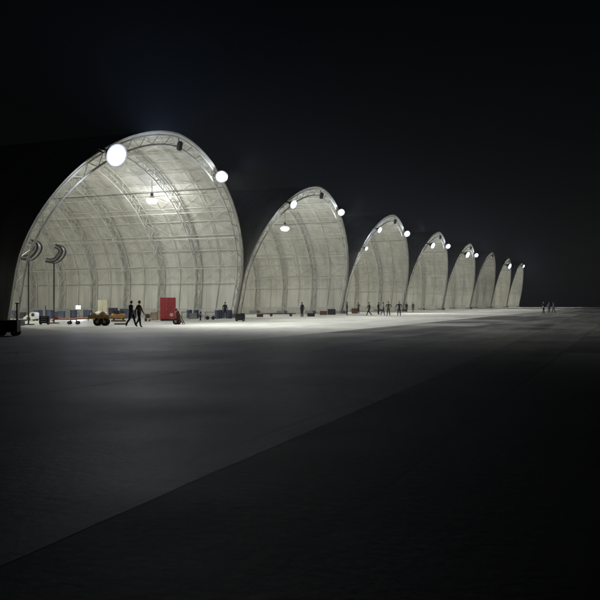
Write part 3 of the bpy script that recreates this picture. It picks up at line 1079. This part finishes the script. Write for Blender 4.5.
# wheeled fire extinguisher
t = thing('extinguisher_cart', 'dark red wheeled fire extinguisher leaning on its cart, right of the red container', 'fire extinguisher', at(178.5, 324.6), R(-12))
MB().lathe([(.03, -.5), (.14, -.48), (.17, -.40), (.17, .30), (.13, .42), (.05, .48), (.05, .56), (.08, .57), (.08, .62), (.02, .64)], (-.06, 0, .62), (-.22, 0, 1), 20).build('cylinder', M['dred'], t, smooth=True)
MB().tube([(.36, -.2, .18), (-.22, -.17, 1.18), (-.22, .17, 1.18), (.36, .2, .18)], .03, 6).tube([(.36, -.2, .18), (.36, .2, .18)], .03, 6).tube([(.36, -.2, .18), (.45, -.2, .03)], .03, 6).tube([(.36, .2, .18), (.45, .2, .03)], .03, 6).build('frame', M['dred'], t)
MB().tube([(-.10, -.05, 1.1), (.1, -.2, 1.0), (.2, -.22, .6), (.05, -.22, .45), (-.05, -.2, .7)], .02, 6).build('hose', M['rubber'], t, smooth=True)
for y in (-.26, .26): wheel(t, -.12, y, .24, .08)

# tables with gear near the right foot
def table(px, py, w, lab, m):
    t = thing('folding_table', lab, 'table', at(px, py), R(6), 'folding tables in the nearest hangar')
    MB().box((0, 0, .74), (w, .6, .04), .01).build('tabletop', M[m], t)
    for x in (-1, 1):
        for y in (-1, 1):
            MB().tube([(x * (w / 2 - .08), y * .24, .72), (x * (w / 2 - .03), y * .26, 0)], .018, 6).build('leg', M['steel_dark'], t)
    return t


table(185.5, 319.6, .8, 'small dark topped table right of the extinguisher cart', 'char')
table(211, 319.8, 1.25, 'long table with a dull purple cloth top and bags beneath', 'purple')
for (dx, m, lab) in ((-.34, 'char', 'charcoal bag under the purple topped table'), (.22, 'purple', 'dull purple bag under the purple topped table')):
    b = MB().box((0, 0, .2), (.42, .34, .38), .09, taper=.8).tube([(-.12, 0, .36), (-.1, 0, .5), (.1, 0, .5), (.12, 0, .36)], .018, 6)
    o = b.build('bag', M[m], loc=at(211, 319.8) + Vector((dx, -.05, 0)), smooth=True)
    tag(o, lab, 'bag', 'bags under the table')
t = thing('bollard', 'dark slim bollard left of the purple topped table', 'bollard', at(200.5, 320.4))
MB().lathe([(.13, 0), (.13, .04), (.07, .06), (.07, .72), (.075, .78), (.04, .84)], (0, 0, 0), (0, 0, 1), 16).build('post', M['char'], t, smooth=True)
MB().lathe([(.073, .52), (.076, .53), (.076, .62), (.073, .63)], (0, 0, 0), (0, 0, 1), 16).build('band', M['lgrey'], t, smooth=True)
t = thing('power_unit', 'squat black power unit at the right foot of the nearest hangar', 'generator', at(240, 321.2), R(8))
MB().box((0, 0, .34), (.86, .6, .5), .05).build('body', M['black'], t)
MB().box((0, 0, .62), (.9, .64, .06), .02).box((.2, 0, .68), (.24, .3, .1), .02).build('hood', M['char'], t)
MB().box((-.1, -.31, .34), (.5, .03, .26), .01).build('grille', M['char'], t)
for x in (-.3, .3):
    for y in (-.26, .26): wheel(t, x, y, .12, .09)

# bent elbows on posts by the left foot
def elbow(px, py, s_, lab):
    t = thing('duct_stand', lab, 'duct', at(px, py), R(0), 'bent ducts on posts')
    # outline of the bend in x, z; swept in depth as a broad shallow channel
    path = [(-1.0, 4.30), (-.55, 4.22), (-.12, 4.36), (.22, 4.75), (.40, 5.12), (.34, 5.42), (.10, 5.62), (-.16, 5.72)]
    path = [(x * s_, 4.85 + (z - 4.2) * s_) for x, z in path]
    for _ in range(2):      # round the bend
        path = [path[0]] + [q for a, b in zip(path, path[1:]) for q in ((a[0] * .75 + b[0] * .25, a[1] * .75 + b[1] * .25), (a[0] * .25 + b[0] * .75, a[1] * .25 + b[1] * .75))] + [path[-1]]
    n = len(path)
    nor = []
    for i in range(n):
        a, b = Vector(path[max(i - 1, 0)]), Vector(path[min(i + 1, n - 1)])
        d = (b - a).normalized(); nor.append(Vector((-d.y, d.x)))
    inner = [(Vector(p) + nn * .26) for p, nn in zip(path, nor)]
    outl = [tuple(p) for p in path] + [tuple(p) for p in reversed(inner)]
    mb = MB(); vs, fs = [], []
    for y in (-.45, .45):
        for p, q in zip(path, inner):
            vs += [(p[0], y, p[1]), (q[0], y, q[1])]
    m2 = 2 * n
    for i in range(n - 1):
        a = 2 * i
        fs += [(a, a + 2, m2 + a + 2, m2 + a), (a + 1, m2 + a + 1, m2 + a + 3, a + 3), (a, a + 1, a + 3, a + 2), (m2 + a, m2 + a + 2, m2 + a + 3, m2 + a + 1)]
    fs += [(0, m2, m2 + 1, 1), (m2 - 2, m2 - 1, 2 * m2 - 1, 2 * m2 - 2)]
    mb.add(vs, fs)
    mb.build('duct', M['lgrey'], t)
    mb = MB()
    for y in (-.47, .47):
        mb.tube([(p[0], y, p[1]) for p in path], .085, 6)
        mb.tube([(p[0], y, p[1]) for p in inner], .05, 6)
    mb.build('edge_trim', M['steel_dark'], t, smooth=True)
    MB().tube([(-.45 * s_, 0, 0), (-.45 * s_, 0, 4.88)], .06, 8).box((-.45 * s_, 0, .04), (.7, .7, .08), .02).build('post', M['steel_dark'], t)
    return t


elbow(34.5, 325.0, 1.0, 'bent grey duct on a post touching the left rim of the nearest hangar')
elbow(59.3, 323.6, .95, 'bent grey duct on a post inside the nearest hangar, right of the other bent duct')

# second hangar: low trailer and cases
t = thing('long_trailer', 'long low rusty brown trailer before the second hangar, left of a standing person', 'trailer', at(281, 316.5), R(3))
MB().box((0, 0, .36), (3.6, .8, .12), .02).build('deck', M['brown'], t)
MB().tube([(-1.8, 0, .36), (-2.4, 0, .3)], .05, 6).build('drawbar', M['brown'], t)
for x in (-1.2, 1.2):
    for y in (-.38, .38): wheel(t, x, y, .17, .12)
for (px, py, w, h, m, lab) in ((260, 317.0, .75, .36, 'brown', 'low brown case on the ground left of the long trailer'),
                               (311, 316.6, .9, .42, 'char', 'low dark case on the ground right of the person in navy'),
                               (323.5, 315.0, 1.0, .55, 'brown', 'brown case at the right side of the second hangar, left of a dark one'),
                               (331.5, 314.8, 1.1, .8, 'char', 'dark case standing at the right foot of the second hangar'),
                               (354.5, 313.5, .9, .8, 'brown', 'brown case just inside the mouth of the third hangar')):
    c = MB().box((0, 0, h / 2), (w, .55, h), .03)
    o = c.build('equipment_case', M[m], loc=at(px, py))
    MB().tube([(-.12, -.29, h * .55), (-.1, -.32, h * .62), (.1, -.32, h * .62), (.12, -.29, h * .55)], .015, 6).build('handle', M['steel_dark'], o)
    tag(o, lab, 'case', 'equipment cases before the far hangars')

# ------------------------------------------------------------------ night air, sky, moonlight
wd = bpy.data.worlds.new('World')
sc.world = wd
wd.use_nodes = True
nt = wd.node_tree
bg = nt.nodes['Background']
sky = nt.nodes.new('ShaderNodeTexSky')
sky.sky_type = 'NISHITA'
sky.sun_disc = False
sky.sun_elevation = R(4)
sky.sun_rotation = R(120)
nt.links.new(sky.outputs[0], bg.inputs['Color'])
bg.inputs['Strength'].default_value = .0009
sd = bpy.data.lights.new('sun', 'SUN')
sd.energy = .004
sd.angle = R(.5)
sd.color = (1, .95, .88)
so = bpy.data.objects.new('sun', sd)
col.objects.link(so)
a, e = R(120), R(4)
dirv = Vector((math.sin(a) * math.cos(e), math.cos(a) * math.cos(e), math.sin(e)))
so.rotation_euler = dirv.to_track_quat('Z', 'Y').to_euler()

HAZE = .00014
if HAZE:
    hz = MB().box((200, 200, 12), (2600, 2600, 26), 0).build('haze', bpy.data.materials.new('night_haze'))
    hm = hz.data.materials[0]
    hm.use_nodes = True
    nt = hm.node_tree
    for n in list(nt.nodes):
        if n.type == 'BSDF_PRINCIPLED': nt.nodes.remove(n)
    out = nt.nodes['Material Output']
    pv = nt.nodes.new('ShaderNodeVolumePrincipled')
    pv.inputs['Color'].default_value = (.78, .86, 1, 1)
    pv.inputs['Density'].default_value = HAZE
    pv.inputs['Anisotropy'].default_value = .1
    nt.links.new(pv.outputs[0], out.inputs['Volume'])
    tag(hz, kind='stuff')

sc.render.engine = 'CYCLES'
sc.view_settings.view_transform = 'Standard'
sc.view_settings.look = 'None'
sc.view_settings.exposure = 0
sc.view_settings.gamma = 1
sc.view_settings.use_curve_mapping = False
sc.cycles.use_denoising = True
sc.cycles.max_bounces = 6
sc.cycles.diffuse_bounces = 3
sc.cycles.volume_bounces = 0
sc.cycles.sample_clamp_indirect = 5
